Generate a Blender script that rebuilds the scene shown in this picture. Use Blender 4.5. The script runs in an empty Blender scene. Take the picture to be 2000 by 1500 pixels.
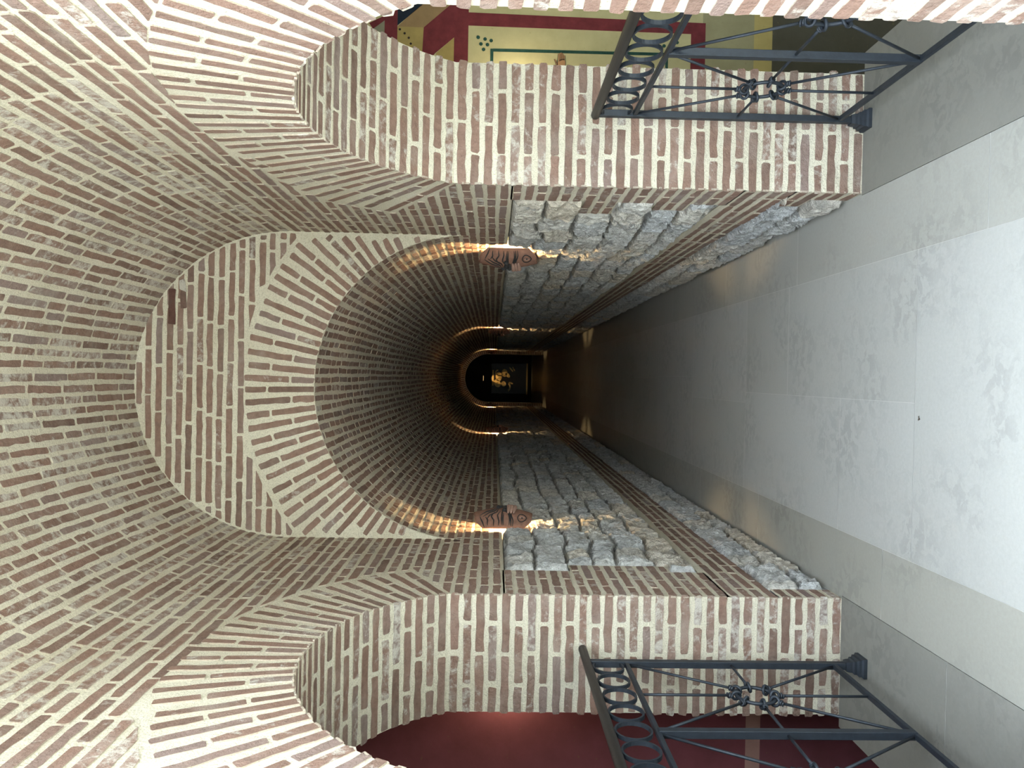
import bpy, bmesh, math, random
import numpy as np
from mathutils import Matrix, Vector

random.seed(7)
RNG = np.random.RandomState(11)
PI = math.pi
SC = bpy.context.scene
COL = SC.collection

# ------------------------------------------------------------------ dimensions (metres)
EYE = 1.55
XL, XR = -0.948, 0.805             # faces of the two side walls
XC, RV = -0.0715, 0.8765           # vault axis and radius
BL, BR = -1.460, 1.308              # rear faces of the two side walls
Y0 = 1.05                          # mouth of the passage (behind the camera)
YE = 4.26                          # end wall, where the low tunnel starts
YT = 23.2                          # far end of the tunnel
ZV = 2.72                          # springing of the high vault
ZT = 1.70                          # springing of the tunnel vault
P = 0.0552                         # brick course
BT = 0.0332                        # brick thickness
# openings: y-near, y-far, arch centre y, z, radius
OL = (1.76, 3.20, 2.48, 1.37, 0.804)
OR = (1.62, 3.11, 2.365, 1.32, 0.851)
YR = 3.9                           # painted walls seen through the openings

# ------------------------------------------------------------------ materials
def new_mat(name):
    m = bpy.data.materials.new(name); m.use_nodes = True
    nt = m.node_tree; nt.nodes.clear()
    out = nt.nodes.new('ShaderNodeOutputMaterial')
    b = nt.nodes.new('ShaderNodeBsdfPrincipled')
    nt.links.new(b.outputs[0], out.inputs[0])
    return m, nt, b
def node(nt, t, **kw):
    n = nt.nodes.new(t)
    for k, v in kw.items(): setattr(n, k, v)
    return n
def noise(nt, co, scale, detail=4, rough=0.6, dist=0.0):
    n = node(nt, 'ShaderNodeTexNoise'); n.inputs['Scale'].default_value = scale
    n.inputs['Detail'].default_value = detail; n.inputs['Roughness'].default_value = rough
    n.inputs['Distortion'].default_value = dist
    nt.links.new(co, n.inputs['Vector']); return n.outputs['Fac']
def ramp(nt, fac, stops, interp='LINEAR'):
    r = node(nt, 'ShaderNodeValToRGB'); e = r.color_ramp.elements; r.color_ramp.interpolation = interp
    while len(e) > 1: e.remove(e[-1])
    e[0].position = stops[0][0]; e[0].color = (*stops[0][1], 1)
    for p, c in stops[1:]:
        x = e.new(p); x.color = (*c, 1)
    nt.links.new(fac, r.inputs[0]); return r.outputs[0]
def math_(nt, op, a, b=None, clamp=False):
    n = node(nt, 'ShaderNodeMath', operation=op); n.use_clamp = clamp
    for i, v in enumerate((a, b)):
        if v is None: continue
        if isinstance(v, (int, float)): n.inputs[i].default_value = v
        else: nt.links.new(v, n.inputs[i])
    return n.outputs[0]
def mix(nt, fac, a, b, mode='MIX'):
    n = node(nt, 'ShaderNodeMix', data_type='RGBA', blend_type=mode)
    for i, v in ((0, fac), (6, a), (7, b)):
        if isinstance(v, (int, float)): n.inputs[i].default_value = v
        elif isinstance(v, tuple): n.inputs[i].default_value = (*v, 1)
        else: nt.links.new(v, n.inputs[i])
    return n.outputs[2]
def bump(nt, b, h, strength, dist, prev=None):
    n = node(nt, 'ShaderNodeBump'); n.inputs['Strength'].default_value = strength
    n.inputs['Distance'].default_value = dist; nt.links.new(h, n.inputs['Height'])
    if prev is not None: nt.links.new(prev, n.inputs['Normal'])
    if b is not None: nt.links.new(n.outputs[0], b.inputs['Normal'])
    return n.outputs[0]
def objco(nt): return node(nt, 'ShaderNodeTexCoord').outputs['Object']
def smooth(nt, v, lo, hi):
    n = node(nt, 'ShaderNodeMapRange', interpolation_type='SMOOTHSTEP')
    nt.links.new(v, n.inputs[0])
    for i, x in ((1, lo), (2, hi)):
        if isinstance(x, (int, float)): n.inputs[i].default_value = x
        else: nt.links.new(x, n.inputs[i])
    return n.outputs[0]

def brick_material():
    m, nt, b = new_mat('brickwork')
    co = objco(nt)
    at = node(nt, 'ShaderNodeAttribute', attribute_name='brick')
    sp = node(nt, 'ShaderNodeSeparateColor'); nt.links.new(at.outputs['Color'], sp.inputs[0])
    isb, hue, lime = sp.outputs[0], sp.outputs[1], sp.outputs[2]
    big = noise(nt, co, 2.2, 3)
    mor = ramp(nt, big, [(0.3, (0.58, 0.53, 0.405)), (0.7, (0.70, 0.655, 0.525))])
    grit = noise(nt, co, 190, 3, 0.7)
    mor = mix(nt, 1.0, mor, ramp(nt, grit, [(0.28, (0.66, 0.64, 0.62)), (0.5, (1, 1, 1)), (0.75, (1.12, 1.12, 1.14))]), 'MULTIPLY')
    bri = ramp(nt, hue, [(0.0, (0.115, 0.055, 0.042)), (0.03, (0.185, 0.122, 0.095)), (0.3, (0.245, 0.155, 0.118)), (0.55, (0.27, 0.170, 0.130)),
                         (0.72, (0.255, 0.175, 0.142)), (0.86, (0.25, 0.185, 0.162)), (1.0, (0.245, 0.205, 0.188))])
    n1 = noise(nt, co, 38, 5, 0.65)
    bri = mix(nt, 1.0, bri, ramp(nt, n1, [(0.25, (0.78, 0.76, 0.75)), (0.75, (1.18, 1.18, 1.18))]), 'MULTIPLY')
    # lime bloom smeared over some of the bricks
    n2 = noise(nt, co, 21, 6, 0.72, 0.4)
    thr = math_(nt, 'SUBTRACT', 0.86, math_(nt, 'MULTIPLY', lime, 0.40))
    sm = smooth(nt, n2, math_(nt, 'SUBTRACT', thr, 0.10), math_(nt, 'ADD', thr, 0.12))
    haze = math_(nt, 'MULTIPLY', smooth(nt, noise(nt, co, 7, 4), 0.42, 0.75), 0.22)
    sm = math_(nt, 'MAXIMUM', math_(nt, 'MULTIPLY', sm, 0.78), math_(nt, 'MULTIPLY', haze, math_(nt, 'ADD', lime, 0.35)))
    bri = mix(nt, sm, bri, mix(nt, 0.5, mor, (0.60, 0.575, 0.54)))
    col = mix(nt, isb, mor, bri)
    dark = smooth(nt, noise(nt, co, 95, 2, 0.5), 0.715, 0.77)     # small pits
    col = mix(nt, math_(nt, 'MULTIPLY', dark, 0.55), col, (0.11, 0.095, 0.08))
    nt.links.new(col, b.inputs['Base Color'])
    b.inputs['Roughness'].default_value = 0.92
    b.inputs['Specular IOR Level'].default_value = 0.2
    f = bump(nt, None, noise(nt, co, 130, 4, 0.7), 0.7, 0.008)
    bump(nt, b, noise(nt, co, 45, 3), 0.5, 0.012, f)
    return m

def stone_material():
    m, nt, b = new_mat('split_stone')
    co = objco(nt)
    at = node(nt, 'ShaderNodeAttribute', attribute_name='brick')
    sp = node(nt, 'ShaderNodeSeparateColor'); nt.links.new(at.outputs['Color'], sp.inputs[0])
    isb, hue = sp.outputs[0], sp.outputs[1]
    n = noise(nt, co, 9, 5, 0.65)
    c = ramp(nt, n, [(0.25, (0.40, 0.39, 0.365)), (0.5, (0.58, 0.57, 0.54)), (0.75, (0.74, 0.735, 0.71))])
    tint = ramp(nt, hue, [(0, (0.90, 0.93, 0.97)), (0.5, (1, 1, 0.99)), (0.85, (1.05, 1.0, 0.92)), (1, (1.03, 0.92, 0.77))])
    c = mix(nt, 1.0, c, tint, 'MULTIPLY')
    n2 = noise(nt, co, 48, 5, 0.7)
    c = mix(nt, 1.0, c, ramp(nt, n2, [(0.3, (0.62, 0.61, 0.60)), (0.55, (1, 1, 1)), (0.75, (1.25, 1.25, 1.25))]), 'MULTIPLY')
    c = mix(nt, isb, (0.27, 0.26, 0.24), c)
    nt.links.new(c, b.inputs['Base Color'])
    b.inputs['Roughness'].default_value = 0.9
    b.inputs['Specular IOR Level'].default_value = 0.25
    mp = node(nt, 'ShaderNodeMapping'); mp.inputs['Scale'].default_value = (1, 1.7, 0.6); nt.links.new(co, mp.inputs[0])
    f = bump(nt, None, noise(nt, mp.outputs[0], 110, 4, 0.7), 0.7, 0.007)
    bump(nt, b, noise(nt, mp.outputs[0], 34, 5, 0.72, 0.6), 1.0, 0.03, f)
    return m

def floor_material(name, base, lo, rough=0.38):
    m, nt, b = new_mat(name)
    co = objco(nt)
    at = node(nt, 'ShaderNodeAttribute', attribute_name='brick')
    sp = node(nt, 'ShaderNodeSeparateColor'); nt.links.new(at.outputs['Color'], sp.inputs[0])
    st = node(nt, 'ShaderNodeMapping'); st.inputs['Scale'].default_value = (1.0, 1.15, 1); nt.links.new(co, st.inputs[0])
    n = noise(nt, st.outputs[0], 19, 5, 0.62, 0.5)
    blot = smooth(nt, n, 0.47, 0.54)
    big = noise(nt, co, 2.1, 3)
    amt = math_(nt, 'MULTIPLY', blot, smooth(nt, big, 0.40, 0.68))
    c = mix(nt, math_(nt, 'MULTIPLY', amt, 0.85), base, lo)
    fine = noise(nt, co, 70, 4, 0.7)
    c = mix(nt, 1.0, c, ramp(nt, fine, [(0.3, (0.92, 0.915, 0.9)), (0.7, (1.05, 1.05, 1.05))]), 'MULTIPLY')
    c = mix(nt, 1.0, c, ramp(nt, sp.outputs[1], [(0, (0.78, 0.76, 0.70)), (0.25, (0.93, 0.925, 0.90)), (1, (1.05, 1.05, 1.05))]), 'MULTIPLY')
    st2 = node(nt, 'ShaderNodeMapping'); st2.inputs['Scale'].default_value = (9, 40, 1); nt.links.new(co, st2.inputs[0])
    streak = smooth(nt, noise(nt, st2.outputs[0], 1.0, 4, 0.6), 0.66, 0.76)
    c = mix(nt, math_(nt, 'MULTIPLY', streak, 0.4), c, tuple(x * 0.72 for x in lo))
    c = mix(nt, sp.outputs[0], (0.55, 0.54, 0.51), c)
    nt.links.new(c, b.inputs['Base Color'])
    r = ramp(nt, fine, [(0.3, (rough - 0.06,) * 3), (0.7, (rough + 0.08,) * 3)])
    nt.links.new(r, b.inputs['Roughness'])
    b.inputs['Specular IOR Level'].default_value = 0.4
    bump(nt, b, noise(nt, co, 55, 4, 0.7), 0.08, 0.003)
    return m

def plain(name, col, rough=0.6, metal=0.0, var=0.08, scale=20, bmp=0.0, spec=0.5):
    m, nt, b = new_mat(name); co = objco(nt)
    n = noise(nt, co, scale, 5, 0.65)
    c = mix(nt, 1.0, col, ramp(nt, n, [(0.3, (1 - var,) * 3), (0.7, (1 + var,) * 3)]), 'MULTIPLY')
    nt.links.new(c, b.inputs['Base Color'])
    b.inputs['Roughness'].default_value = rough; b.inputs['Metallic'].default_value = metal
    b.inputs['Specular IOR Level'].default_value = spec
    if bmp: bump(nt, b, noise(nt, co, scale * 6, 4, 0.7), bmp, 0.004)
    return m
def plaster(name, stops):
    """painted plaster; stops = list of (height, colour) steps"""
    m, nt, b = new_mat(name); co = objco(nt)
    sx = node(nt, 'ShaderNodeSeparateXYZ'); nt.links.new(co, sx.inputs[0])
    z = math_(nt, 'ADD', math_(nt, 'MULTIPLY', sx.outputs[2], 0.2), 0.4)
    c = ramp(nt, z, [(h * 0.2 + 0.4, cc) for h, cc in stops], 'CONSTANT')
    n = noise(nt, co, 6, 5, 0.65)
    c = mix(nt, 1.0, c, ramp(nt, n, [(0.3, (0.88, 0.87, 0.84)), (0.7, (1.08, 1.08, 1.08))]), 'MULTIPLY')
    sp = smooth(nt, noise(nt, co, 42, 2, 0.5), 0.70, 0.76)
    c = mix(nt, math_(nt, 'MULTIPLY', sp, 0.25), c, (0.25, 0.20, 0.08))
    nt.links.new(c, b.inputs['Base Color']); b.inputs['Roughness'].default_value = 0.85
    b.inputs['Specular IOR Level'].default_value = 0.2
    bump(nt, b, noise(nt, co, 60, 4), 0.15, 0.004)
    return m
def emitter(name, col, s):
    m = bpy.data.materials.new(name); m.use_nodes = True; nt = m.node_tree; nt.nodes.clear()
    o = nt.nodes.new('ShaderNodeOutputMaterial'); e = nt.nodes.new('ShaderNodeEmission')
    e.inputs[0].default_value = (*col, 1); e.inputs[1].default_value = s
    nt.links.new(e.outputs[0], o.inputs[0]); return m

M_BRICK = brick_material(); M_STONE = stone_material()
M_FLOOR = floor_material('pale_limestone', (0.375, 0.375, 0.355), (0.30, 0.30, 0.285))
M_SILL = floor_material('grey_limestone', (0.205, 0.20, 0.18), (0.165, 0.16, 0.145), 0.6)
M_IRON = plain('blue_black_iron', (0.021, 0.027, 0.036), 0.5, 0.25, 0.25, 30, 0.15)
M_RAIL = plain('worn_black_rail', (0.012, 0.010, 0.009), 0.5, 0.0, 0.3, 40, 0.1)
M_TERRA = plain('terracotta', (0.225, 0.115, 0.078), 0.8, 0, 0.22, 45, 0.35)
M_GROOVE = plain('black_patina', (0.022, 0.02, 0.02), 0.8, 0, 0.2, 40)
M_PALETERRA = plain('rubbed_terracotta', (0.36, 0.22, 0.17), 0.8, 0, 0.2, 60, 0.3)
M_BLACK = plain('black_bracket', (0.012, 0.012, 0.012), 0.5, 0, 0.1, 30)
M_BULB = emitter('lamp_bulb', (1.0, 0.69, 0.33), 2700)
M_BULB2 = emitter('stair_bulb', (1.0, 0.86, 0.60), 105)
M_SPOTB = emitter('spot_bulb', (1.0, 0.62, 0.26), 0.5)
YEL = (0.56, 0.51, 0.285)
M_FRESCO = plaster('fresco_plaster', [(-2, (0.10, 0.092, 0.065)), (0.106, (0.52, 0.42, 0.16)), (0.205, (0.36, 0.33, 0.19)), (0.468, YEL)])
M_RED = plaster('red_plaster', [(-2, (0.22, 0.075, 0.088)), (0.083, (0.52, 0.30, 0.25)), (0.152, (0.25, 0.078, 0.090))])
M_PRED = plain('red_paint', (0.175, 0.034, 0.040), 0.8, 0, 0.25, 14, spec=0.2)
M_PGREEN = plain('green_paint', (0.025, 0.075, 0.060), 0.8, 0, 0.3, 40, spec=0.2)
M_PBLACK = plain('black_paint', (0.03, 0.022, 0.02), 0.8, 0, 0.2, 40, spec=0.2)
M_PTAN = plain('tan_paint', (0.32, 0.21, 0.105), 0.8, 0, 0.12, 14, spec=0.2)
M_POCHRE = plain('ochre_paint', (0.40, 0.30, 0.11), 0.8, 0, 0.12, 14, spec=0.2)
M_PBLUE = plain('blue_black_paint', (0.020, 0.028, 0.042), 0.8, 0, 0.2, 14, spec=0.2)
M_PGREY = plain('grey_green_paint', (0.26, 0.25, 0.17), 0.8, 0, 0.1, 14, spec=0.2)
M_SKIN = plain('skin_paint', (0.42, 0.235, 0.12), 0.8, 0, 0.1, 40, spec=0.2)
M_DARKWALL = plain('grey_plaster', (0.30, 0.28, 0.25), 0.9, 0, 0.1, 4, 0.2, 0.2)
M_SHELL = plain('light_shell', (0.25, 0.23, 0.2), 0.95, 0, 0.1, 4, 0.0, 0.1)  # for the unseen shell added against light leaks
M_DUSK = plain('dark_plaster', (0.05, 0.045, 0.04), 0.95, 0, 0.1, 4, 0.0, 0.1)  # dark base colour chosen to keep the chamber dim
M_SKYBLOCK = plain('sky_block_plaster', (0.30, 0.30, 0.28), 0.9, 0, 0.05, 2, 0.0, 0.2)  # for the added wall that blocks the low sky
M_PAVE = plain('courtyard_paving', (0.74, 0.71, 0.60), 0.9, 0, 0.08, 3, 0.0, 0.2)
M_GOLD = plain('gold_leaf', (0.62, 0.42, 0.15), 0.4, 0.4, 0.3, 30)
M_GILT = plain('mottled_gilding', (0.62, 0.42, 0.15), 0.4, 0.3, 0.85, 7)  # noise contrast in the gold gives the figure its shading
M_ICOND = plain('dark_varnish', (0.010, 0.007, 0.005), 0.4, 0, 0.4, 12)
M_LEAF = plain('dead_leaf', (0.05, 0.035, 0.025), 0.9, 0, 0.3, 80)

# ------------------------------------------------------------------ mesh helpers
def link(o, parent=None):
    COL.objects.link(o)
    if parent is not None: o.parent = parent
    return o
def mesh_obj(name, V, F, mats, parent=None, smooth_=False, midx=None, cols=None):
    me = bpy.data.meshes.new(name)
    me.from_pydata([tuple(map(float, v)) for v in V] if not isinstance(V, np.ndarray) else V.tolist(), [], F)
    for m in (mats if isinstance(mats, (list, tuple)) else [mats]): me.materials.append(m)
    if midx is not None: me.polygons.foreach_set('material_index', np.asarray(midx, dtype=np.int32))
    if cols is not None:
        ca = me.color_attributes.new('brick', 'FLOAT_COLOR', 'CORNER')
        lens = np.array([len(f) for f in F])
        c = np.repeat(np.asarray(cols, dtype=np.float32), lens, axis=0)
        ca.data.foreach_set('color', c.ravel())
    if smooth_: me.polygons.foreach_set('use_smooth', [True] * len(me.polygons))
    me.update()
    return link(bpy.data.objects.new(name, me), parent)
def empty(name, loc, rz=0.0):
    o = bpy.data.objects.new(name, None); o.location = loc; o.rotation_euler = (0, 0, rz)
    o.empty_display_size = 0.1
    return link(o)
def tag(o, label=None, cat=None, group=None, kind=None):
    if label: o['label'] = label
    if cat: o['category'] = cat
    if group: o['group'] = group
    if kind: o['kind'] = kind
    return o

class Acc:
    """collects faces (with material index and brick attribute) for ONE mesh"""
    def __init__(s): s.V = []; s.F = []; s.M = []; s.C = []; s.n = 0
    def add(s, V, F, m=0, c=(0, 0, 0, 1)):
        V = np.asarray(V, float); s.V.append(V)
        for f in F:
            s.F.append([i + s.n for i in f]); s.M.append(m); s.C.append(c)
        s.n += len(V)
    def quad(s, a, b, c, d, m=0, col=(0, 0, 0, 1)): s.add([a, b, c, d], [[0, 1, 2, 3]], m, col)
    def box(s, x0, x1, y0, y1, z0, z1, m=0, col=(0, 0, 0, 1)):
        V = [(x, y, z) for z in (z0, z1) for y in (y0, y1) for x in (x0, x1)]
        s.add(V, [[0, 2, 3, 1], [4, 5, 7, 6], [0, 1, 5, 4], [2, 6, 7, 3], [0, 4, 6, 2], [1, 3, 7, 5]], m, col)
    def grid(s, fn, S, T, m=0, col=(0, 0, 0, 1), h=0.0):
        SS, TT = np.meshgrid(np.asarray(S, float), np.asarray(T, float), indexing='ij')
        V = fn(SS.ravel(), TT.ravel(), np.full(SS.size, h))
        n = len(T); F = [[i * n + j, (i + 1) * n + j, (i + 1) * n + j + 1, i * n + j + 1] for i in range(len(S) - 1) for j in range(n - 1)]
        s.add(V, F, m, col)
    def build(s, name, mats, parent=None, smooth_=False):
        return mesh_obj(name, np.concatenate(s.V), s.F, mats, parent, smooth_, s.M, s.C)

def outline(q, seg, jit, cr):
    """irregular outline of a brick from its 4 corners"""
    out = []
    for k in range(4):
        a, b = q[k], q[(k + 1) % 4]; d = b - a; L = math.hypot(*d)
        if L < 1e-5: continue
        u = d / L; n = np.array([u[1], -u[0]])
        c = min(cr * (0.6 + 0.8 * random.random()), L * 0.3)
        k_n = max(1, int(round(L / seg)))
        for i in range(k_n + 1):
            t = c + (L - 2 * c) * i / k_n
            out.append(a + u * t + n * random.gauss(0, jit))
    return np.array(out)
def brick(acc, fn, q, lime=0.5, h=None, seg=0.045, jit=0.0016, cr=0.005, hue=None, m=0, wob=None):
    q = np.asarray(q, float)
    if wob is not None: q = q + np.stack([np.zeros(4), wob(q[:, 0])], 1)
    o = outline(q, seg, jit, cr)
    if len(o) < 4: return
    if h is None: h = 0.0018 + 0.0028 * random.random()
    n = len(o)
    hh = np.full(n, h) + (o[:, 0] - o[:, 0].mean()) * random.gauss(0, 0.004)
    top = fn(o[:, 0], o[:, 1], hh); cen = o.mean(0)
    o2 = cen + (o - cen) * 1.0
    bot = fn(o2[:, 0], o2[:, 1], np.full(n, -0.004))
    V = np.concatenate([top, bot])
    if hue is None:
        r = random.uniform(.06, 1); hue = r if r < .85 else random.uniform(.3, .7)
    col = (1, hue, min(1, max(0, random.gauss(lime, 0.22))), 1)
    acc.add(V[:n], [list(range(n))], m, col)
    acc.add(V, [[i, i + n, (i + 1) % n + n, (i + 1) % n] for i in range(n)], m, (0.55, hue, col[2], 1))

def course(acc, fn, s0, s1, t0, t1, start=None, lens=(0.25,), joint=0.014, e0=None, e1=None, lime=0.5, over=0.0, **kw):
    """one course of bricks from s0 to s1 between t0 and t1; e0/e1 give slanted ends s(t)"""
    s = s0 - (random.random() * 0.26 if start is None else start)
    while s < s1 - 0.02:
        L = random.choice(lens) * random.uniform(0.95, 1.05)
        a, b = s, s + L
        s = b + joint * random.uniform(0.7, 1.5)
        lo = [s0, s0] if e0 is None else [e0(t0), e0(t1)]
        hi = [s1, s1] if e1 is None else [e1(t0), e1(t1)]
        A0, A1 = max(a, lo[0]), max(a, lo[1]); B0, B1 = min(b, hi[0]), min(b, hi[1])
        if s + 0.05 > s1 and e1 is None: B0 = B1 = s1; s = s1
        if B0 - A0 < 0.018 or B1 - A1 < 0.018: continue
        brick(acc, fn, [(A0, t0), (B0, t0), (B1, t1), (A1, t1)], lime=lime, **kw)

def wobble(amp, seed):
    ph = np.random.RandomState(seed).rand(6) * 6.28
    def w(s):
        return amp * (np.sin(s * 2.1 + ph[0]) + 0.7 * np.sin(s * 4.7 + ph[1]) + 0.5 * np.sin(s * 9.3 + ph[2]))
    return w

def vnoise(x, y, seed):
    """value noise on arrays"""
    def hsh(i, j):
        n = (i * 374761393 + j * 668265263 + seed * 1442695041) & 0x7fffffff
        n = ((n ^ (n >> 13)) * 1274126177) & 0x7fffffff
        return ((n ^ (n >> 16)) & 0xffff) / 65535.0
    xi = np.floor(x).astype(np.int64); yi = np.floor(y).astype(np.int64)
    fx = x - xi; fy = y - yi; fx = fx * fx * (3 - 2 * fx); fy = fy * fy * (3 - 2 * fy)
    a = hsh(xi, yi); b = hsh(xi + 1, yi); c = hsh(xi, yi + 1); d = hsh(xi + 1, yi + 1)
    return (a * (1 - fx) + b * fx) * (1 - fy) + (c * (1 - fx) + d * fx) * fy - 0.5

# ------------------------------------------------------------------ maps (s, t, h) -> xyz
def map_side(X, sgn):                    # s = y, t = z, h into the passage
    return lambda s, t, h: np.stack([X + sgn * h, s, t], 1)
def map_vault(zc, R=RV):                 # s = y, t = arc length from the right springing
    def f(s, t, h):
        a = t / R
        return np.stack([XC + (R - h) * np.cos(a), s, zc + (R - h) * np.sin(a)], 1)
    return f
def map_front(Y):                        # s = x, t = z, towards the viewer
    return lambda s, t, h: np.stack([s, Y - h, t], 1)
def map_polar_front(Y, cx, cz):          # s = radius, t = angle
    return lambda s, t, h: np.stack([cx + s * np.cos(t), Y - h, cz + s * np.sin(t)], 1)
def map_polar_side(X, sgn, cy, cz):
    return lambda s, t, h: np.stack([X + sgn * h, cy + s * np.cos(t), cz + s * np.sin(t)], 1)

# ------------------------------------------------------------------ side walls
def ring_bricks(acc, polar, R, a0, a1, outer, pitch=0.0555, lime=0.5, limit=None):
    """voussoirs: rectangular bricks set radially, mortar widening outwards. returns bed angles"""
    n = int(round((a1 - a0) * R / pitch)); da = (a1 - a0) / n
    for i in range(n):
        am = a0 + (i + 0.5) * da + random.gauss(0, 0.003)
        Ro = outer(am); th = Ro - R
        if th < 0.05: continue
        segs = []
        L = [0.125, 0.25, 0.25, 0.25] if i % 2 else [0.25, 0.125, 0.25, 0.25]
        r = 0.0
        for k, l in enumerate(L):
            if r >= th - 0.03: break
            l2 = min(l * random.uniform(0.94, 1.05), th - r)
            segs.append((r, r + l2)); r += l2 + 0.014
        for k, (r0, r1) in enumerate(segs):
            bt = BT * random.uniform(0.92, 1.1) / 2
            q = []
            for rr, sg in ((R + r0 - (0.003 if k == 0 else 0), -1), (R + r1, -1), (R + r1, 1), (R + r0 - (0.003 if k == 0 else 0), 1)):
                q.append((rr, am + sg * bt / rr))
            if limit is not None and not all(limit(*p) for p in q):
                # shorten until it fits
                ok = False
                for f in (0.8, 0.6, 0.4, 0.25):
                    re = R + r0 + (r1 - r0) * f
                    q2 = [q[0], (re, am - bt / re), (re, am + bt / re), q[3]]
                    if all(limit(*p) for p in q2): q = q2; ok = True; break
                if not ok: continue
            brick_polar(acc, polar, q, lime)
    return n, da

def brick_polar(acc, polar, q, lime):
    # outline jitter is done in a local metric: scale angle by mean radius
    rm = sum(p[0] for p in q) / 4
    f2 = lambda s, t, h: polar(s, t / rm, h)
    brick(acc, f2, [(r, a * rm) for r, a in q], lime=lime)

def side_wall(name, X, sgn, XB, O, outer, seed):
    yn, yf, cy, cz, R = O
    random.seed(seed)
    acc = Acc(); fn = map_side(X, sgn)
    archz = lambda y: cz + math.sqrt(max(0, R * R - (y - cy) ** 2))
    zs = archz(yf)
    # mortar bed: before, above and after the opening
    acc.grid(fn, [Y0, yn], [0, ZV]); 
    ys = np.linspace(yn, yf, 41)
    for a, b in zip(ys[:-1], ys[1:]):
        acc.quad(*[(X, y, z) for y, z in ((a, archz(a)), (b, archz(b)), (b, ZV), (a, ZV))])
    for za, zb, hb_ in ((0, 0.299, -0.03), (0.299, 0.525, 0), (0.525, 1.482, -0.03), (1.482, ZT, 0)):
        acc.grid(fn, [yf, YT], [za, zb], h=hb_)
    acc.grid(fn, [yf, YE], [ZT, ZV])
    for zz_ in (0.299, 0.525, 1.482): acc.quad(*[(X - sgn * d_, y_, zz_) for d_, y_ in ((0, yf), (0, YT), (.03, YT), (.03, yf))])
    # ring over the opening
    aN = math.atan2(archz(yn) - cz, yn - cy); aF = math.atan2(zs - cz, yf - cy)
    ring_bricks(acc, map_polar_side(X, sgn, cy, cz), R, aF, aN, outer, lime=0.36)
    # horizontal courses
    def ring_out(z, side):
        # y where the ring's outer edge lies at height z
        best = None
        for a in np.linspace(0.0, PI, 361):
            ro = outer(a); yy = cy + ro * math.cos(a); zz = cz + ro * math.sin(a)
            if side > 0 and yy > cy and (best is None or abs(zz - z) < best[0]): best = (abs(zz - z), yy)
            if side < 0 and yy < cy and (best is None or abs(zz - z) < best[0]): best = (abs(zz - z), yy)
        return best
    skew = lambda z: yf + (z - zs) * (yf - cy) / (zs - cz)          # line of the springing joint
    skewn = lambda z: yn - (z - zs) * (cy - yn) / (zs - cz)
    ztop = max(cz + outer(a) * math.sin(a) for a in np.linspace(0.3, 2.8, 80))
    k = 0; z = 0.012
    quoin = {}
    qw = 0.25
    ringF = outer(aF); zskew = cz + ringF * math.sin(aF)
    while z + BT < ZV + 0.01:
        t0, t1 = z, z + BT * random.uniform(0.94, 1.06); zm = z + BT / 2
        if k % 3 == 0: qw = random.choice([0.26, 0.39, 0.39, 0.5]) if zm > 0.3 else random.choice([0.12, 0.25])
        yend = YE + 0.3 if zm > ZT - 0.05 else YT
        yend = YE if zm > ZT + 0.02 else YT
        stoneband = zm < 0.30 or 0.525 < zm < 1.485
        yl = yf - 0.004
        e0 = None
        if zm > zs:
            if zm < zskew: e0 = lambda t: skew(t) + 0.012
            elif zm < ztop - 0.01:
                def e0(t):
                    return ring_out(t, 1)[1] + 0.012
            else: yl = Y0
        wb = wobble(0.0022, seed * 100 + k)
        if stoneband:
            course(acc, fn, yl, yf + qw, t0, t1, start=0.0 if k % 2 else 0.125, lens=(0.25,), lime=0.5, jit=0.0018)
            quoin[k] = (z, qw)
            acc.grid(fn, [yf, yf + qw + 0.012], [max(0, z - 0.012), z + P - 0.012])
        else:
            lens = (0.25, 0.25, 0.125) if zm < 1.6 else (0.25, 0.25, 0.25, 0.13)
            s0 = yl
            if e0 is not None: s0 = min(e0(t0), e0(t1))
            course(acc, fn, s0, min(yend, 9.0), t0, t1, e0=e0, lens=lens, lime=0.42, wob=wb,
                   start=(0 if k % 2 else 0.125) if e0 is None and yl > 0 else None)
            if yend > 9: course(acc, fn, 9.0, yend, t0, t1, lens=lens, lime=0.4, seg=0.2, jit=0.0015, wob=wb)
        # near side of the opening
        if yl > Y0:
            e1 = None; se = yn + 0.004
            if zm > zs:
                if zm < zskew: e1 = lambda t: skewn(t) - 0.012
                else: e1 = lambda t: ring_out(t, -1)[1] - 0.012
            s1 = se if e1 is None else max(e1(t0), e1(t1))
            course(acc, fn, Y0 + 0.02, s1, t0, t1, e1=e1, lime=0.6, lens=(0.25,))
        z += P; k += 1
    # reveal of the far jamb and the underside of the arch
    Z = math.copysign(1, XB - X)
    nb = int(round(zs / P)); pj = zs / nb
    def fj(s, t, h): return np.stack([X + Z * s, yf - h, t], 1)
    W = abs(XB - X)
    acc.grid(fj, [0, W], [0, zs])
    pats = [[0.25, 0.25], [0.12, 0.25, 0.115]]
    def row(fn2, t0, t1, i, lime):
        pat = pats[i % 2]; s = -0.004
        tot = sum(pat); g = (W + 0.008 - tot) / max(1, len(pat) - 1)
        for l in pat:
            l2 = l
            a, b = s, s + l2
            a2 = a + (random.uniform(-.003, .006) if a > 0 else -0.001); b2 = b + random.uniform(-.006, .006)
            if b > W - 0.02: b2 = W + random.uniform(-0.004, 0.010)
            brick(acc, fn2, [(a2, t0), (b2, t0), (b2, t1), (a2, t1)], lime=lime, jit=0.0017)
            s = b + g
    for i in range(nb):
        z0 = 0.010 + i * pj; row(fj, z0, z0 + BT * random.uniform(.94, 1.07), i, 0.66 - 0.12 * min(1, z0))
    n = int(round((aN - aF) * R / 0.0555)); da = (aN - aF) / n
    def fa(s, t, h):
        return np.stack([X + Z * s, cy + (R - h) * np.cos(t / R), cz + (R - h) * np.sin(t / R)], 1)
    acc.grid(fa, [0, W], np.linspace(aF, aN, 50) * R)
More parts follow.
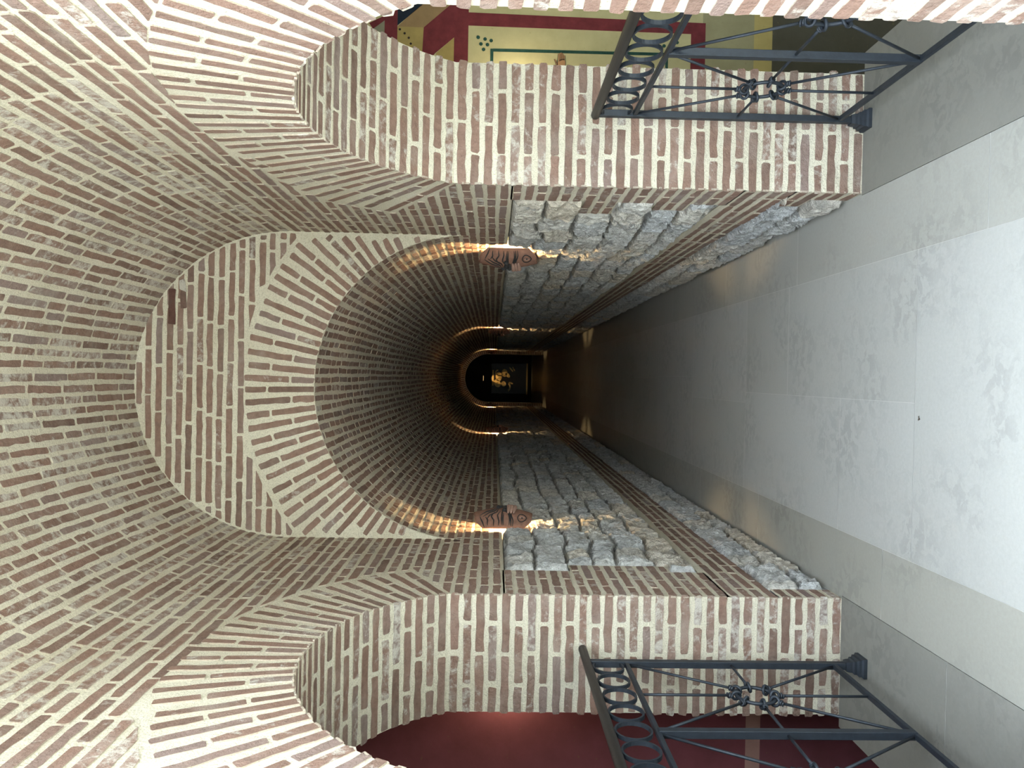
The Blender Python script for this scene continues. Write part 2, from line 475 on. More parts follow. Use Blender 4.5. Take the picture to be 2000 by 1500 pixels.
    for i in range(n):
        am = (aF + (i + 0.5) * da) * R; bt = BT / 2 * random.uniform(.94, 1.08)
        row(fa, am - bt, am + bt, i, 0.5)
    # near jamb (faces away) and back face
    acc.quad((X, yn, 0), (XB, yn, 0), (XB, yn, archz(yn)), (X, yn, archz(yn)))
    acc.quad((XB, Y0, -1.6), (XB, yn, -1.6), (XB, yn, 3.4), (XB, Y0, 3.4))
    for a, b in zip(ys[:-1], ys[1:]):
        acc.quad(*[(XB, y, z) for y, z in ((a, archz(a)), (b, archz(b)), (b, 3.4), (a, 3.4))])
    acc.quad((XB, yn, -1.6), (XB, yf, -1.6), (XB, yf, -0.12), (XB, yn, -0.12))
    acc.quad((XB, yf, -1.6), (XB, YR, -1.6), (XB, YR, 3.4), (XB, yf, 3.4))
    # ---- split stone between the brick courses
    def qedge(zz):
        e = np.full(zz.shape, yf + 0.1)
        for kk, (zk, w) in quoin.items():
            e = np.where((zz >= zk - 0.01) & (zz < zk + P - 0.01), yf + w, e)
        return e
    for zlo, zhi, rows in ((0.0, 0.297, 2), (0.527, 1.478, 6)):
        hb = np.cumsum([0] + [random.uniform(0.8, 1.25) for _ in range(rows)]); hb = zlo + hb / hb[-1] * (zhi - zlo)
        blocks = []
        for r in range(rows):
            y = yf - random.random() * 0.3; bl = [y]
            while y < YT + 0.6: y += random.uniform(0.17, 0.42); bl.append(y)
            blocks.append(np.array(bl))
        for ya, yb, st in ((yf - 0.0, 6.6, 0.0085), (6.6, 11.0, 0.022), (11.0, YT, 0.05)):
            Y = np.arange(ya, yb + st * 0.5, st); Y[-1] = yb
            Zg = np.linspace(zlo, zhi, max(4, int((zhi - zlo) / max(0.0085, st * 0.7))))
            YY, ZZ = np.meshgrid(Y, Zg, indexing='ij'); y = YY.ravel(); zz = ZZ.ravel()
            yw = y + 0.060 * vnoise(y * 5, zz * 6, seed) + 0.012 * vnoise(y * 17, zz * 17, seed + 1)
            zw = zz + 0.075 * vnoise(y * 3.1, zz * 2.2, seed + 2) + 0.022 * vnoise(y * 15, zz * 15, seed + 3)
            ri = np.clip(np.searchsorted(hb, zw) - 1, 0, rows - 1)
            dz = np.minimum(np.abs(zw - hb[ri]), np.abs(hb[np.minimum(ri + 1, rows)] - zw))
            dy = np.full(y.shape, 1.0); bid = np.zeros(y.shape, int)
            for r in range(rows):
                k_ = ri == r; bl = blocks[r]
                ix = np.clip(np.searchsorted(bl, yw[k_]) - 1, 0, len(bl) - 2)
                dy[k_] = np.minimum(np.abs(yw[k_] - bl[ix]), np.abs(bl[ix + 1] - yw[k_])); bid[k_] = r * 211 + ix
            d = np.minimum(dz, dy)
            sm = np.clip(d / 0.017, 0, 1); sm = sm * sm * (3 - 2 * sm)
            rb = np.random.RandomState(seed + 5).rand(4000)
            hgt = -0.012 + sm * (0.012 + 0.014 * rb[bid % 4000])
            rid = 0
            for f_, a_ in ((13, 0.014), (26, 0.028), (47, 0.024), (88, 0.012)):
                v = vnoise(y * f_ + 2.0 * vnoise(y * 9, zz * 9, seed + 71), zz * f_ * 0.38, seed + int(f_)); rid = rid + a_ * (0.5 - np.abs(v) * 2)
            hgt = hgt + rid * (0.35 + 0.65 * sm)
            ed = np.minimum(zz - zlo, zhi - zz); ef = np.clip(ed / 0.02, 0, 1)
            hgt = np.where(ed < 0.02, -0.006 + (hgt + 0.006) * ef, hgt)
            q = qedge(zz); hgt = np.where(y < q + 0.012, -0.02, hgt)
            if zlo == 0.0: hgt = np.where(zz < 0.022, -0.002, hgt)
            hgt = np.clip(hgt, -0.02, 0.034)
            for yl_ in ((4.665, 12.3, 22.4) if sgn < 0 else (4.615, 12.2, 22.4)):
                hgt = np.where((np.abs(y - yl_) < 0.125) & (zz > 1.27), np.minimum(hgt, 0.004), hgt)
            V = fn(y, zz, hgt); n_ = len(Zg); fi = []
            base = acc.n; acc.V.append(V)
            dn = sm.reshape(len(Y), n_); bb = bid.reshape(len(Y), n_)
            for i in range(len(Y) - 1):
                for j in range(n_ - 1):
                    acc.F.append([base + i * n_ + j, base + (i + 1) * n_ + j, base + (i + 1) * n_ + j + 1, base + i * n_ + j + 1])
                    acc.M.append(1); acc.C.append((min(1.0, 0.15 + float(dn[i, j])), float(rb[(bb[i, j] * 7 + 3) % 4000]), 0, 1))
            acc.n += len(V)
    return tag(acc.build(name, [M_BRICK, M_STONE]), kind='structure')

def outerL(a): return 1.215 + 0.012 * math.sin(3 * a)
_ta = [0.0, math.radians(25), math.radians(32), math.radians(43), math.radians(62), math.radians(80), math.radians(95), PI]
_tr = [1.46, 1.48, 1.53, 1.50, 1.31, 1.235, 1.21, 1.21]
def outerR(a): return float(np.interp(a, _ta, _tr))
wall_left = side_wall('wall_left', XL, 1, BL, OL, outerL, 21)
wall_right = side_wall('wall_right', XR, -1, BR, OR, outerR, 34)

# ------------------------------------------------------------------ vaults
def vault(name, zc, ya, yb, seed, lens, far=None):
    random.seed(seed); acc = Acc(); fn = map_vault(zc)
    half = PI * RV
    acc.grid(fn, [ya, yb], np.linspace(0, half, 65))
    n = int(round(half / P)); p = half / n
    for i in range(n):
        t0 = i * p + (p - BT) / 2; wb = wobble(0.0026, seed * 77 + i)
        tt = BT * random.uniform(0.89, 1.03)
        kw = dict(lens=lens, wob=wb, lime=0.68 if far is None else 0.45)
        y1 = yb if far is None else far
        course(acc, fn, ya, y1, t0, t0 + tt, **kw)
        if far is not None:
            course(acc, fn, far, yb, t0, t0 + tt, seg=0.2, jit=0.0012, **kw)
    return tag(acc.build(name, [M_BRICK]), kind='structure')
vault('ceiling', ZV, Y0, YE, 5, (0.25, 0.25, 0.25, 0.13))
vault('ceiling_tunnel', ZT, YE, YT, 6, (0.25, 0.13, 0.25, 0.13), far=8.5)

# ------------------------------------------------------------------ end wall over the tunnel mouth
random.seed(9)
acc = Acc()
def in_vault(x, z, m=0.0):
    if z < ZV: return XL + m < x < XR - m
    return math.hypot(x - XC, z - ZV) < RV - m
angs = np.linspace(0, PI, 91)
pin, pout = [], []
for a in angs:
    c, s = math.cos(a), math.sin(a); lo, hi = RV, 4.0
    for _ in range(40):
        mid = (lo + hi) / 2
        if in_vault(XC + mid * c, ZT + mid * s): lo = mid
        else: hi = mid
    pin.append((XC + RV * c, YE, ZT + RV * s)); pout.append((XC + lo * c, YE, ZT + lo * s))
n = len(angs)
acc.add(pin + pout, [[i, i + 1, n + i + 1, n + i] for i in range(n - 1)])
lim = lambda r, a: in_vault(XC + r * math.cos(a), ZT + r * math.sin(a), 0.008)
ring_bricks(acc, map_polar_front(YE, XC, ZT), RV + 0.004, 0.02, PI - 0.02, lambda a: RV + 0.395, pitch=0.0525, lime=0.33, limit=lim)
ff = map_front(YE); z = ZT + 0.3; RO = RV + 0.395 + 0.022
while z + BT < ZV + RV:
    zt = z + BT
    def xe(t): return RV if t < ZV else math.sqrt(max(0, RV ** 2 - (t - ZV) ** 2))
    def xi(t): return math.sqrt(max(0, RO ** 2 - (t - ZT) ** 2))
    if min(xe(z), xe(zt)) < 0.05: break
    wb = wobble(0.0018, int(z * 1000))
    m_ = 0.014
    if zt < ZT + RO and max(xi(z), xi(zt)) > 0.02:
        if min(xe(z), xe(zt)) - max(xi(z), xi(zt)) > 0.03:
            course(acc, ff, XC + min(xi(z), xi(zt)), XC + xe(z) + .05, z, zt, e0=lambda t: XC + xi(t), e1=lambda t: XC + xe(t) - m_, lime=0.3, wob=wb)
            course(acc, ff, XC - xe(z) - .05, XC - min(xi(z), xi(zt)), z, zt, e0=lambda t: XC - xe(t) + m_, e1=lambda t: XC - xi(t), lime=0.3, wob=wb)
    else:
        course(acc, ff, XC - xe(z) - .02, XC + xe(z) + .02, z, zt, e0=lambda t: XC - xe(t) + m_, e1=lambda t: XC + xe(t) - m_, lime=0.3, wob=wb)
    z += 0.0575
# two darker, damaged bricks under the crown of the vault
brick(acc, ff, [(0.258, 3.365), (0.459, 3.366), (0.460, 3.405), (0.258, 3.404)], lime=-1, h=0.008, hue=0.0)
brick(acc, ff, [(0.350, 3.306), (0.470, 3.308), (0.468, 3.338), (0.350, 3.340)], lime=-1, h=0.007, hue=0.02)
brick(acc, ff, [(0.44, 3.300), (0.52, 3.318), (0.50, 3.346), (0.455, 3.336)], lime=1.6, h=0.008, hue=0.9, jit=0.004)
tag(acc.build('wall_end', [M_BRICK]), kind='structure')

# far ring of brick at the end of the tunnel
random.seed(10)
acc = Acc(); rw = 0.115
prof = [(XR, 0.0), (XR, ZT)] + [(XC + RV * math.cos(a), ZT + RV * math.sin(a)) for a in np.linspace(0, PI, 40)[1:-1]] + [(XL, ZT), (XL, 0.0)]
def inner(p):
    x, z = p
    if z <= ZT: return (x - math.copysign(rw, x - XC), z)
    k = (RV - rw) / RV; return (XC + (x - XC) * k, ZT + (z - ZT) * k)
inn = [inner(p) for p in prof]; n = len(prof)
acc.add([(x, YT, z) for x, z in prof] + [(x, YT, z) for x, z in inn] + [(x, YT + 0.5, z) for x, z in inn],
        [[i, i + 1, n + i + 1, n + i] for i in range(n - 1)] + [[n + i, n + i + 1, 2 * n + i + 1, 2 * n + i] for i in range(n - 1)])
z = 0.02; ff = map_front(YT)
while z < ZT - 0.03:
    for s in (XL, XR - rw): brick(acc, ff, [(s + .004, z), (s + rw - .002, z), (s + rw - .002, z + BT), (s + .004, z + BT)], lime=0.3, seg=0.2)
    z += P
ring_bricks(acc, map_polar_front(YT, XC, ZT), RV - rw, 0.02, PI - 0.02, lambda a: RV - 0.005, lime=0.3)
tag(acc.build('wall_far', [M_BRICK]), kind='structure')

# ------------------------------------------------------------------ floor
random.seed(12)
acc = Acc()
acc.quad((XL - .003, Y0, -0.0015), (XR + .003, Y0, -0.0015), (XR + .003, YT + .5, -0.0015), (XL - .003, YT + .5, -0.0015))
def slab(x0, x1, y0, y1, g=0.0013, tone=None):
    q = [(x0 + g * .45, y0 + g, 0), (x1 - g * .45, y0 + g, 0), (x1 - g * .45, y1 - g, 0), (x0 + g * .45, y1 - g, 0)]
    acc.quad(*q, 0, (1, random.uniform(.35, 1) if tone is None else tone, 0, 1))
bl, br, xm = -0.655, 0.495, -0.07
slab(bl, br, Y0, 2.68)
slab(bl, xm, 2.68, 3.265); slab(bl, xm, 3.265, 4.51); slab(xm, br, 2.68, 3.865); slab(xm, br, 3.865, 4.51)
y = 4.51
while y < YT + .5:
    y2 = min(YT + .5, y + 1.21); a = y + 0.6
    xm2 = xm + random.uniform(-.25, .25)
    slab(bl, xm2, y, y2); slab(xm2, br, y, y2); y = y2
for x0, x1, ys_ in ((XL, bl, 2.88), (br, XR, 2.30)):
    tn = 0.04 if x0 < 0 else 0.14
    slab(x0, x1, Y0, ys_ - 1.0, tone=tn); slab(x0, x1, ys_ - 1.0, ys_, tone=tn); y = ys_
    while y < YT + .5:
        y2 = min(YT + .5, y + random.uniform(1.1, 1.5)); slab(x0, x1, y, y2, tone=tn + random.uniform(-.03, .05)); y = y2
tag(acc.build('floor', [M_FLOOR]), kind='structure')
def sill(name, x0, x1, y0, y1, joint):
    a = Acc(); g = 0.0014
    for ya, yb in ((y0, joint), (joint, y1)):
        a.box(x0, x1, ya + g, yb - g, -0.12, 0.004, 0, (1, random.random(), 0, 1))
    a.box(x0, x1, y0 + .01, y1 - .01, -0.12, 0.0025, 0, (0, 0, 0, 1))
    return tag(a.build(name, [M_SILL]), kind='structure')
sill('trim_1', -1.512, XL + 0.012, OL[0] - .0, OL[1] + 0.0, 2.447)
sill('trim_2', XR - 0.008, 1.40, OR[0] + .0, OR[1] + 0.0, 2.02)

# ------------------------------------------------------------------ stair spaces behind the openings
def room(name, V, F, m): return tag(mesh_obj(name, V, F, m), kind='structure')
def qd(name, a, b, c, d, m): return room(name, [a, b, c, d], [[0, 1, 2, 3]], m)
ZB = -1.6; ZTOP = 3.4; XO = 3.3
qd('wall_fresco', (BR, YR, ZB), (XO, YR, ZB), (XO, YR, ZTOP), (BR, YR, ZTOP), M_FRESCO)
qd('wall_red', (BL, YR, ZB), (-XO, YR, ZB), (-XO, YR, ZTOP), (BL, YR, ZTOP), M_RED)
qd('wall_stair_right', (XO, Y0, ZB), (XO, YR, ZB), (XO, YR, ZTOP), (XO, Y0, ZTOP), M_DARKWALL)
qd('wall_stair_left', (-XO, Y0, ZB), (-XO, YR, ZB), (-XO, YR, ZTOP), (-XO, Y0, ZTOP), M_DARKWALL)
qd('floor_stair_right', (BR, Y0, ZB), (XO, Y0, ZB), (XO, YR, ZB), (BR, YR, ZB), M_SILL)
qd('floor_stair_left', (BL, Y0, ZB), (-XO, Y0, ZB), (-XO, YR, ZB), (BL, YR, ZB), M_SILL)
qd('ceiling_stair_right', (BR, Y0, ZTOP), (XO, Y0, ZTOP), (XO, YR, ZTOP), (BR, YR, ZTOP), M_DARKWALL)
qd('ceiling_stair_left', (BL, Y0, ZTOP), (-XO, Y0, ZTOP), (-XO, YR, ZTOP), (BL, YR, ZTOP), M_DARKWALL)

# front of the building around the mouth of the passage, then an added outer shell against light leaks
acc = Acc(); TOP = 5.2; OUT = 6.0
arc = [(XR, 0.0)] + [(XC + RV * math.cos(a), ZV + RV * math.sin(a)) for a in np.linspace(0, PI, 40)] + [(XL, 0.0)]
for (x0, z0), (x1, z1) in zip(arc[1:-2], arc[2:-1]):
    acc.quad((x0, Y0, z0), (x1, Y0, z1), (x1, Y0, TOP), (x0, Y0, TOP))
acc.quad((XR, Y0, ZB), (BR, Y0, ZB), (BR, Y0, TOP), (XR, Y0, TOP)); acc.quad((2.3, Y0, ZB), (OUT, Y0, ZB), (OUT, Y0, TOP), (2.3, Y0, TOP))
acc.quad((BR, Y0, ZB), (XO, Y0, ZB), (XO, Y0, 0), (BR, Y0, 0)); acc.quad((BR, Y0, 1.5), (XO, Y0, 1.5), (XO, Y0, TOP), (BR, Y0, TOP)); acc.quad((-OUT, Y0, ZB), (XL, Y0, ZB), (XL, Y0, TOP), (-OUT, Y0, TOP))
random.seed(14); ff = map_front(Y0); z = 0.012
while z < 4.2:
    hw = RV if z < ZV else math.sqrt(max(0, RV ** 2 - (z - ZV) ** 2))
    lim_ = BR - XC if z < 1.5 else 2.3
    for a_, b_ in ((XC + hw + .006, XC + lim_), (XC - 2.0, XC - hw - .006)): course(acc, ff, a_, b_, z, z + BT, seg=0.1, lime=0.5)
    z += P
tag(acc.build('wall_front', [M_BRICK]), kind='structure')
acc = Acc()
acc.quad((-OUT, Y0, TOP), (OUT, Y0, TOP), (OUT, 32, TOP), (-OUT, 32, TOP))
acc.quad((-OUT, Y0, ZB - .1), (OUT, Y0, ZB - .1), (OUT, 32, ZB - .1), (-OUT, 32, ZB - .1))
for x in (-OUT, OUT): acc.quad((x, Y0, ZB - .1), (x, 32, ZB - .1), (x, 32, TOP), (x, Y0, TOP))
acc.quad((-OUT, 32, ZB - .1), (OUT, 32, ZB - .1), (OUT, 32, TOP), (-OUT, 32, TOP))
tag(acc.build('wall_light_shell', [M_SHELL]), kind='structure')  # unseen closed box, added to keep sky light from leaking in
qd('ground_outside', (-40, -40, -0.02), (40, -40, -0.02), (40, Y0, -0.02), (-40, Y0, -0.02), M_PAVE)
qd('wall_sky_block', (-40, -12, -0.02), (40, -12, -0.02), (40, -12, 9.5), (-40, -12, 9.5), M_SKYBLOCK)  # unseen wall, added to hide the low sky from the passage

# room at the far end
acc = Acc(); fx, fy, fz = 2.2, 30.4, 3.3
acc.quad((-fx, YT + .5, -0.002), (fx, YT + .5, -0.002), (fx, fy, -0.002), (-fx, fy, -0.002))
tag(acc.build('floor_chamber', [M_FLOOR]), kind='structure')
acc = Acc()
for x in (-fx, fx): acc.quad((x, YT + .5, 0), (x, fy, 0), (x, fy, fz), (x, YT + .5, fz))
acc.quad((-fx, fy, 0), (fx, fy, 0), (fx, fy, fz), (-fx, fy, fz)); acc.quad((-fx, YT + .5, fz), (fx, YT + .5, fz), (fx, fy, fz), (-fx, fy, fz))
for s, x in ((-1, inn[-1][0]), (1, inn[0][0])): acc.quad((s * fx, YT + .5, 0), (x, YT + .5, 0), (x, YT + .5, fz), (s * fx, YT + .5, fz))
top_i = [p for p in inn if p[1] >= ZT]
for (x0, z0), (x1, z1) in zip(top_i[:-1], top_i[1:]): acc.quad((x0, YT + .5, z0), (x1, YT + .5, z1), (x1, YT + .5, fz), (x0, YT + .5, fz))
tag(acc.build('wall_chamber', [M_DUSK]), kind='structure')

# ------------------------------------------------------------------ small solid helpers
def tube(path, r, n=8, closed=False, square=False):
    """tube along a 3-d path -> V, F"""
    Pp = [Vector(p) for p in path]; k = len(Pp); V = []; F = []
    up = None
    for i, p in enumerate(Pp):
        a = Pp[(i - 1) % k] if (closed or i > 0) else p
        b = Pp[(i + 1) % k] if (closed or i < k - 1) else p
        t = (b - a).normalized()
        if up is None: up = t.orthogonal().normalized()
        up = (up - t * up.dot(t)).normalized(); w = t.cross(up)
        rr = r[i] if isinstance(r, (list, tuple)) else r
        for j in range(n):
            ang = 2 * PI * j / n + (PI / 4 if square else 0)
            V.append(p + (up * math.cos(ang) + w * math.sin(ang)) * rr)
    m = k if closed else k - 1
    for i in range(m):
        for j in range(n):
            F.append([i * n + j, i * n + (j + 1) % n, ((i + 1) % k) * n + (j + 1) % n, ((i + 1) % k) * n + j])
    if not closed: F.append(list(range(n))[::-1]); F.append([(k - 1) * n + j for j in range(n)])
    return V, F
def merge(parts):
    V = []; F = []
    for v, f in parts:
        o = len(V); V += list(v); F += [[i + o for i in q] for q in f]
    return V, F
def bar(x0, x1, y0, y1, z0, z1, c=0.0015):
    """box with small chamfered vertical edges kept simple"""
    V = [(x, y, z) for z in (z0, z1) for y in (y0, y1) for x in (x0, x1)]
    return V, [[0, 2, 3, 1], [4, 5, 7, 6], [0, 1, 5, 4], [2, 6, 7, 3], [0, 4, 6, 2], [1, 3, 7, 5]]
def bevel(o, w=0.002, seg=2):
    b = o.modifiers.new('bevel', 'BEVEL'); b.width = w; b.segments = seg; b.limit_method = 'ANGLE'; return o
def ring_path(cy, cz, r, n=28, x=0.0): return [(x, cy + r * math.cos(2 * PI * i / n), cz + r * math.sin(2 * PI * i / n)) for i in range(n)]

# ------------------------------------------------------------------ railings (local x = across, y = along, z = up)
def railing(name, X, ypost, ynear, yhand, label):
    """first post at ypost, second panel ends at the near post"""
    root = empty(name, (X, ypost, 0.004)); tag(root, label, 'railing', 'iron railings guarding the side openings')
    z_off = -0.004
    pw = 0.59; yl = lambda d: -d
    end = ypost - ynear
    hr, lo, bo = 1.145 + z_off, 0.985 + z_off, 0.125 + z_off
    # handrail
    y1 = yhand - ypost
    V, F = tube([(0, y1, hr), (0, y1 - 0.004, hr), (0, -end + 0.1, hr), (0, -end, hr)], [0.014, 0.0185, 0.0185, 0.0185], 14)
    mesh_obj('handrail', V, F, M_RAIL, root, True)
    bevel(mesh_obj('upper_rail', *bar(-0.010, 0.010, -end, 0.0, lo - 0.008, lo + 0.008), M_IRON, root))
    bevel(mesh_obj('bottom_rail', *bar(-0.010, 0.010, -end, 0.0, bo - 0.008, bo + 0.008), M_IRON, root))
    posts = [0.0, -pw, -2 * pw]
    for i, py in enumerate(posts):
        if -py > end + 0.02: continue
        z0 = 0.03 if i != 1 else bo - 0.004
        z1 = hr - 0.012 if i != 1 else lo
        bevel(mesh_obj('post', *bar(-0.0135, 0.0135, py - 0.0135, py + 0.0135, z0, z1), M_IRON, root))
        if i != 1:
            # stepped square foot
            st = [(0.018, 0.075), (0.021, 0.060), (0.021, 0.052), (0.027, 0.046), (0.027, 0.036), (0.034, 0.030), (0.034, 0.020), (0.040, 0.014), (0.040, 0.0)]
            V = []; F = []
            for r, z in st:
                V += [(-r, py - r, z), (r, py - r, z), (r, py + r, z), (-r, py + r, z)]
            for k in range(len(st) - 1):
                for j in range(4): F.append([k * 4 + j, k * 4 + (j + 1) % 4, k * 4 + 4 + (j + 1) % 4, k * 4 + 4 + j])
            F.append([0, 1, 2, 3]); F.append([len(V) - 4 + j for j in (3, 2, 1, 0)])
            mesh_obj('post_foot', V, F, M_IRON, root)
    # row of rings between handrail and upper rail
    rc = (hr + lo) / 2; rr = 0.064; y = -0.045
    while y - rr > -end:
        V = []; F = []; n = 30
        for i in range(n):
            a = 2 * PI * i / n; c, s = math.cos(a), math.sin(a)
            for (dx, dr) in ((-0.007, 0.0), (0.007, 0.0), (0.007, -0.0065), (-0.007, -0.0065)):
                V.append((dx, y + (rr + dr) * c, rc + (rr + dr) * s))
        for i in range(n):
            for j in range(4): F.append([i * 4 + j, i * 4 + (j + 1) % 4, ((i + 1) % n) * 4 + (j + 1) % 4, ((i + 1) % n) * 4 + j])
        mesh_obj('ring', V, F, M_IRON, root); y -= 0.1345
    # two panels of eight spokes tied to a small centre ring
    for k in range(2):
        ya, yb = posts[k] - 0.008, posts[k + 1] + 0.008
        cy, cz = (ya + yb) / 2, (lo + bo) / 2; R = 0.072
        V, F = tube(ring_path(cy, cz, R, 32), 0.0068, 8, True)
        ring = mesh_obj('centre_ring', V, F, M_IRON, root, True)
        ends = [(ya - .005, lo - .012), (cy, lo - .006), (yb + .005, lo - .012), (yb, cz), (yb + .005, bo + .012), (cy, bo + .006), (ya - .005, bo + .012), (ya, cz)]
        for (ey, ez) in ends:
            a = math.atan2(ez - cz, ey - cy)
            # spokes meet the ring spread evenly
            idx = ends.index((ey, ez)); a2 = [PI * .27, PI * .5, PI * .73, PI, PI * 1.27, PI * 1.5, PI * 1.73, 0][idx]
            py, pz = cy + (R + 0.022) * math.cos(a2), cz + (R + 0.022) * math.sin(a2)
            L = math.hypot(ey - py, ez - pz)
            path = [(0, ey, ez), (0, ey + (py - ey) * .5, ez + (pz - ez) * .5), (0, py, pz)]
            V, F = tube(path, 0.0052, 7)
            sp = mesh_obj('spoke', V, F, M_IRON, root, True)
            # eye looped around the ring, plus the wrapped collar
            ty, tz = math.cos(a2), math.sin(a2)
            lp = []
            for i in range(14):
                b = 2 * PI * i / 14
                d = 0.0155 * math.cos(b); x = 0.0155 * math.sin(b)
                lp.append((x, cy + (R + d) * ty - 0.004 * math.sin(b) * tz, cz + (R + d) * tz + 0.004 * math.sin(b) * ty))
            kn = tube(lp, 0.0056, 7, True)
            col = []
            for i in range(22):
                b = 2 * PI * i / 11; e = R + 0.016 + 0.017 * i / 22
                # helix about the spoke
                nx, ny, nz = math.cos(b) * 0.0075, -math.sin(b) * 0.0075 * tz, math.sin(b) * 0.0075 * ty
                col.append((nx, cy + e * ty + ny, cz + e * tz + nz))
            mesh_obj('knot', *merge([kn, tube(col, 0.0042, 6)]), M_IRON, sp, True)
    return root
railing('railing', -1.168, 3.005, 1.775, 3.165, 'black iron railing in the left opening, in front of the plain red wall')
railing('railing', 1.10, 3.075, 1.635, 3.105, 'black iron railing in the right opening, in front of the yellow painted mural')

# ------------------------------------------------------------------ terracotta wall lamps (local x = out of the wall, y = along, z = up)
def lamp_surface(a, b, off=0.0):
    """a, b in -1..1 over the shell; returns local point"""
    ph = a * math.radians(89)
    hh = 0.180 - 0.052 * max(0.0, (abs(a) - 0.45) / 0.55) ** 1.2
    d = 0.072 + 0.020 * (1 - b * b) * (1 - a * a)
    top = 1 + 0.02 * math.cos(a * 9)
    x = 0.014 + (d + 0.006 + off) * math.cos(ph) + 0.012 * math.cos(b * PI / 2) * (1 - abs(a))
    y = (0.108 + off) * math.sin(ph)
    return (x, y, b * hh * top)
def make_lamp():
    root = empty('wall_lamp', (0, 0, 0))
    V = []; F = []; na, nb_ = 29, 33
    for off in (0.0, -0.010):
        for i in range(na):
            for j in range(nb_):
                a = -1 + 2 * i / (na - 1); b = -1 + 2 * j / (nb_ - 1)
                V.append(lamp_surface(a, b, off + (0.003 * math.sin(a * 12) * (1 - abs(b)) if off == 0 else 0)))
    N = na * nb_
    for i in range(na - 1):
        for j in range(nb_ - 1):
            q = [i * nb_ + j, (i + 1) * nb_ + j, (i + 1) * nb_ + j + 1, i * nb_ + j + 1]
            F.append(q); F.append([k + N for k in q][::-1])
    for i in range(na - 1):
        for j in (0, nb_ - 1): F.append([i * nb_ + j, i * nb_ + j + N, (i + 1) * nb_ + j + N, (i + 1) * nb_ + j])
    for j in range(nb_ - 1):
        for i in (0, na - 1): F.append([i * nb_ + j, i * nb_ + j + 1, i * nb_ + j + 1 + N, i * nb_ + j + N])
    shade = mesh_obj('shade', V, F, M_TERRA, root, True)
    # black drapery lines, curls in the middle, an eye on each cheek
    for sg in (-1, 1):
        lines = [
            [(.95, .86), (.72, .78), (.45, .80)], [(.86, .66), (.62, .56), (.50, .62)], [(.88, .42), (.66, .34), (.50, .42), (.30, .30)],
            [(.62, .60), (.44, .46), (.32, .22), (.12, .16)], [(.48, .70), (.34, .52), (.24, .28), (.08, .2)], [(.40, .82), (.24, .6), (.16, .34), (.04, .24)],
            [(.86, .20), (.70, .16), (.46, .20), (.28, .10)], [(.86, .05), (.64, .06), (.38, .04), (.18, .0)], [(.86, .0), (.60, .01), (.36, -.02)],
            [(.86, -.24), (.60, -.23), (.30, -.16), (.16, -.12)], [(.88, -.32), (.62, -.27), (.30, -.20)], [(.90, -.40), (.66, -.36), (.48, -.28), (.26, -.26), (.2, -.36)],
        ]
        prs = []
        for L in lines:
            pts = []
            for (p0, p1) in zip(L[:-1], L[1:]):
                for k in range(6): pts.append((p0[0] + (p1[0] - p0[0]) * k / 6, p0[1] + (p1[1] - p0[1]) * k / 6))
            pts.append(L[-1])
            sm_ = [pts[0]] + [tuple((pts[i - 1][c] + 2 * pts[i][c] + pts[i + 1][c]) / 4 for c in (0, 1)) for i in range(1, len(pts) - 1)] + [pts[-1]]
            m_ = len(sm_)
            prs.append(tube([lamp_surface(sg * a, b, 0.0015) for a, b in sm_], [0.0014 + 0.0030 * math.sin(PI * i / (m_ - 1)) for i in range(m_)], 6))
        mesh_obj('drapery_line', *merge(prs), M_GROOVE, shade, True)
        # eye: almond outline, pale ball, pupil
        al = []
        for i in range(24):
            t = 2 * PI * i / 24
            al.append(lamp_surface(sg * (.52 + .17 * math.sin(t) * abs(math.sin(t)) ** .3), -.66 + .155 * math.cos(t), 0.002))
        eye = mesh_obj('eye', *tube(al, 0.0032, 6, True), M_GROOVE, shade, True)
        c = Vector(lamp_surface(sg * .50, -.66, 0.0)); bm = bmesh.new()
        bmesh.ops.create_uvsphere(bm, u_segments=14, v_segments=10, radius=0.016); me = bpy.data.meshes.new('eyeball')
        for v in bm.verts: v.co = Vector((v.co.x * .5, v.co.y * .9, v.co.z * 1.2)) + c
        bm.to_mesh(me); bm.free(); me.materials.append(M_PALETERRA); link(bpy.data.objects.new('eyeball', me), eye)
        mesh_obj('pupil', *tube([lamp_surface(sg * .55, -.70, .008), lamp_surface(sg * .55, -.66, .010), lamp_surface(sg * .55, -.63, .008)], [.002, .0048, .002], 8), M_GROOVE, eye, True)
    # lumpy curls and moulded mouth in the middle
    bm = bmesh.new(); rs = np.random.RandomState(3)
    for k in range(20):
        a, b = rs.uniform(-.42, .42), rs.uniform(-.22, .20); r = rs.uniform(.008, .015)
        mt = Matrix.Translation(Vector(lamp_surface(a, b, 0.004)))
        bmesh.ops.create_icosphere(bm, subdivisions=2, radius=r, matrix=mt)
    me = bpy.data.meshes.new('curl_cluster'); bm.to_mesh(me); bm.free(); me.materials.append(M_GROOVE)
    link(bpy.data.objects.new('curl_cluster', me), shade)
    prs = []
    for b0 in (-.10, -.20, -.30):
        prs.append(tube([lamp_surface(a, b0 - .10 * math.cos(a * 2.2), .010) for a in np.linspace(-.4, .4, 15)], [.004 + .010 * math.cos(a * 2.6) for a in np.linspace(-.55, .55, 15)], 9))
    mesh_obj('lip_moulding', *merge(prs), M_PALETERRA, shade, True)
    for z_ in (-0.118, 0.112):
        bevel(mesh_obj('bracket', *bar(-0.020, 0.086, -0.008, 0.008, z_ - .008, z_ + .008), M_BLACK, root), 0.001)
    bm = bmesh.new(); bmesh.ops.create_icosphere(bm, subdivisions=1, radius=0.017, matrix=Matrix.Translation((0.056, 0, 0.0)))
    me = bpy.data.meshes.new('bulb'); bm.to_mesh(me); bm.free(); me.materials.append(M_BULB)
    link(bpy.data.objects.new('bulb', me), root)
    return root
def children(o): return [c for c in COL.objects if c.parent == o]
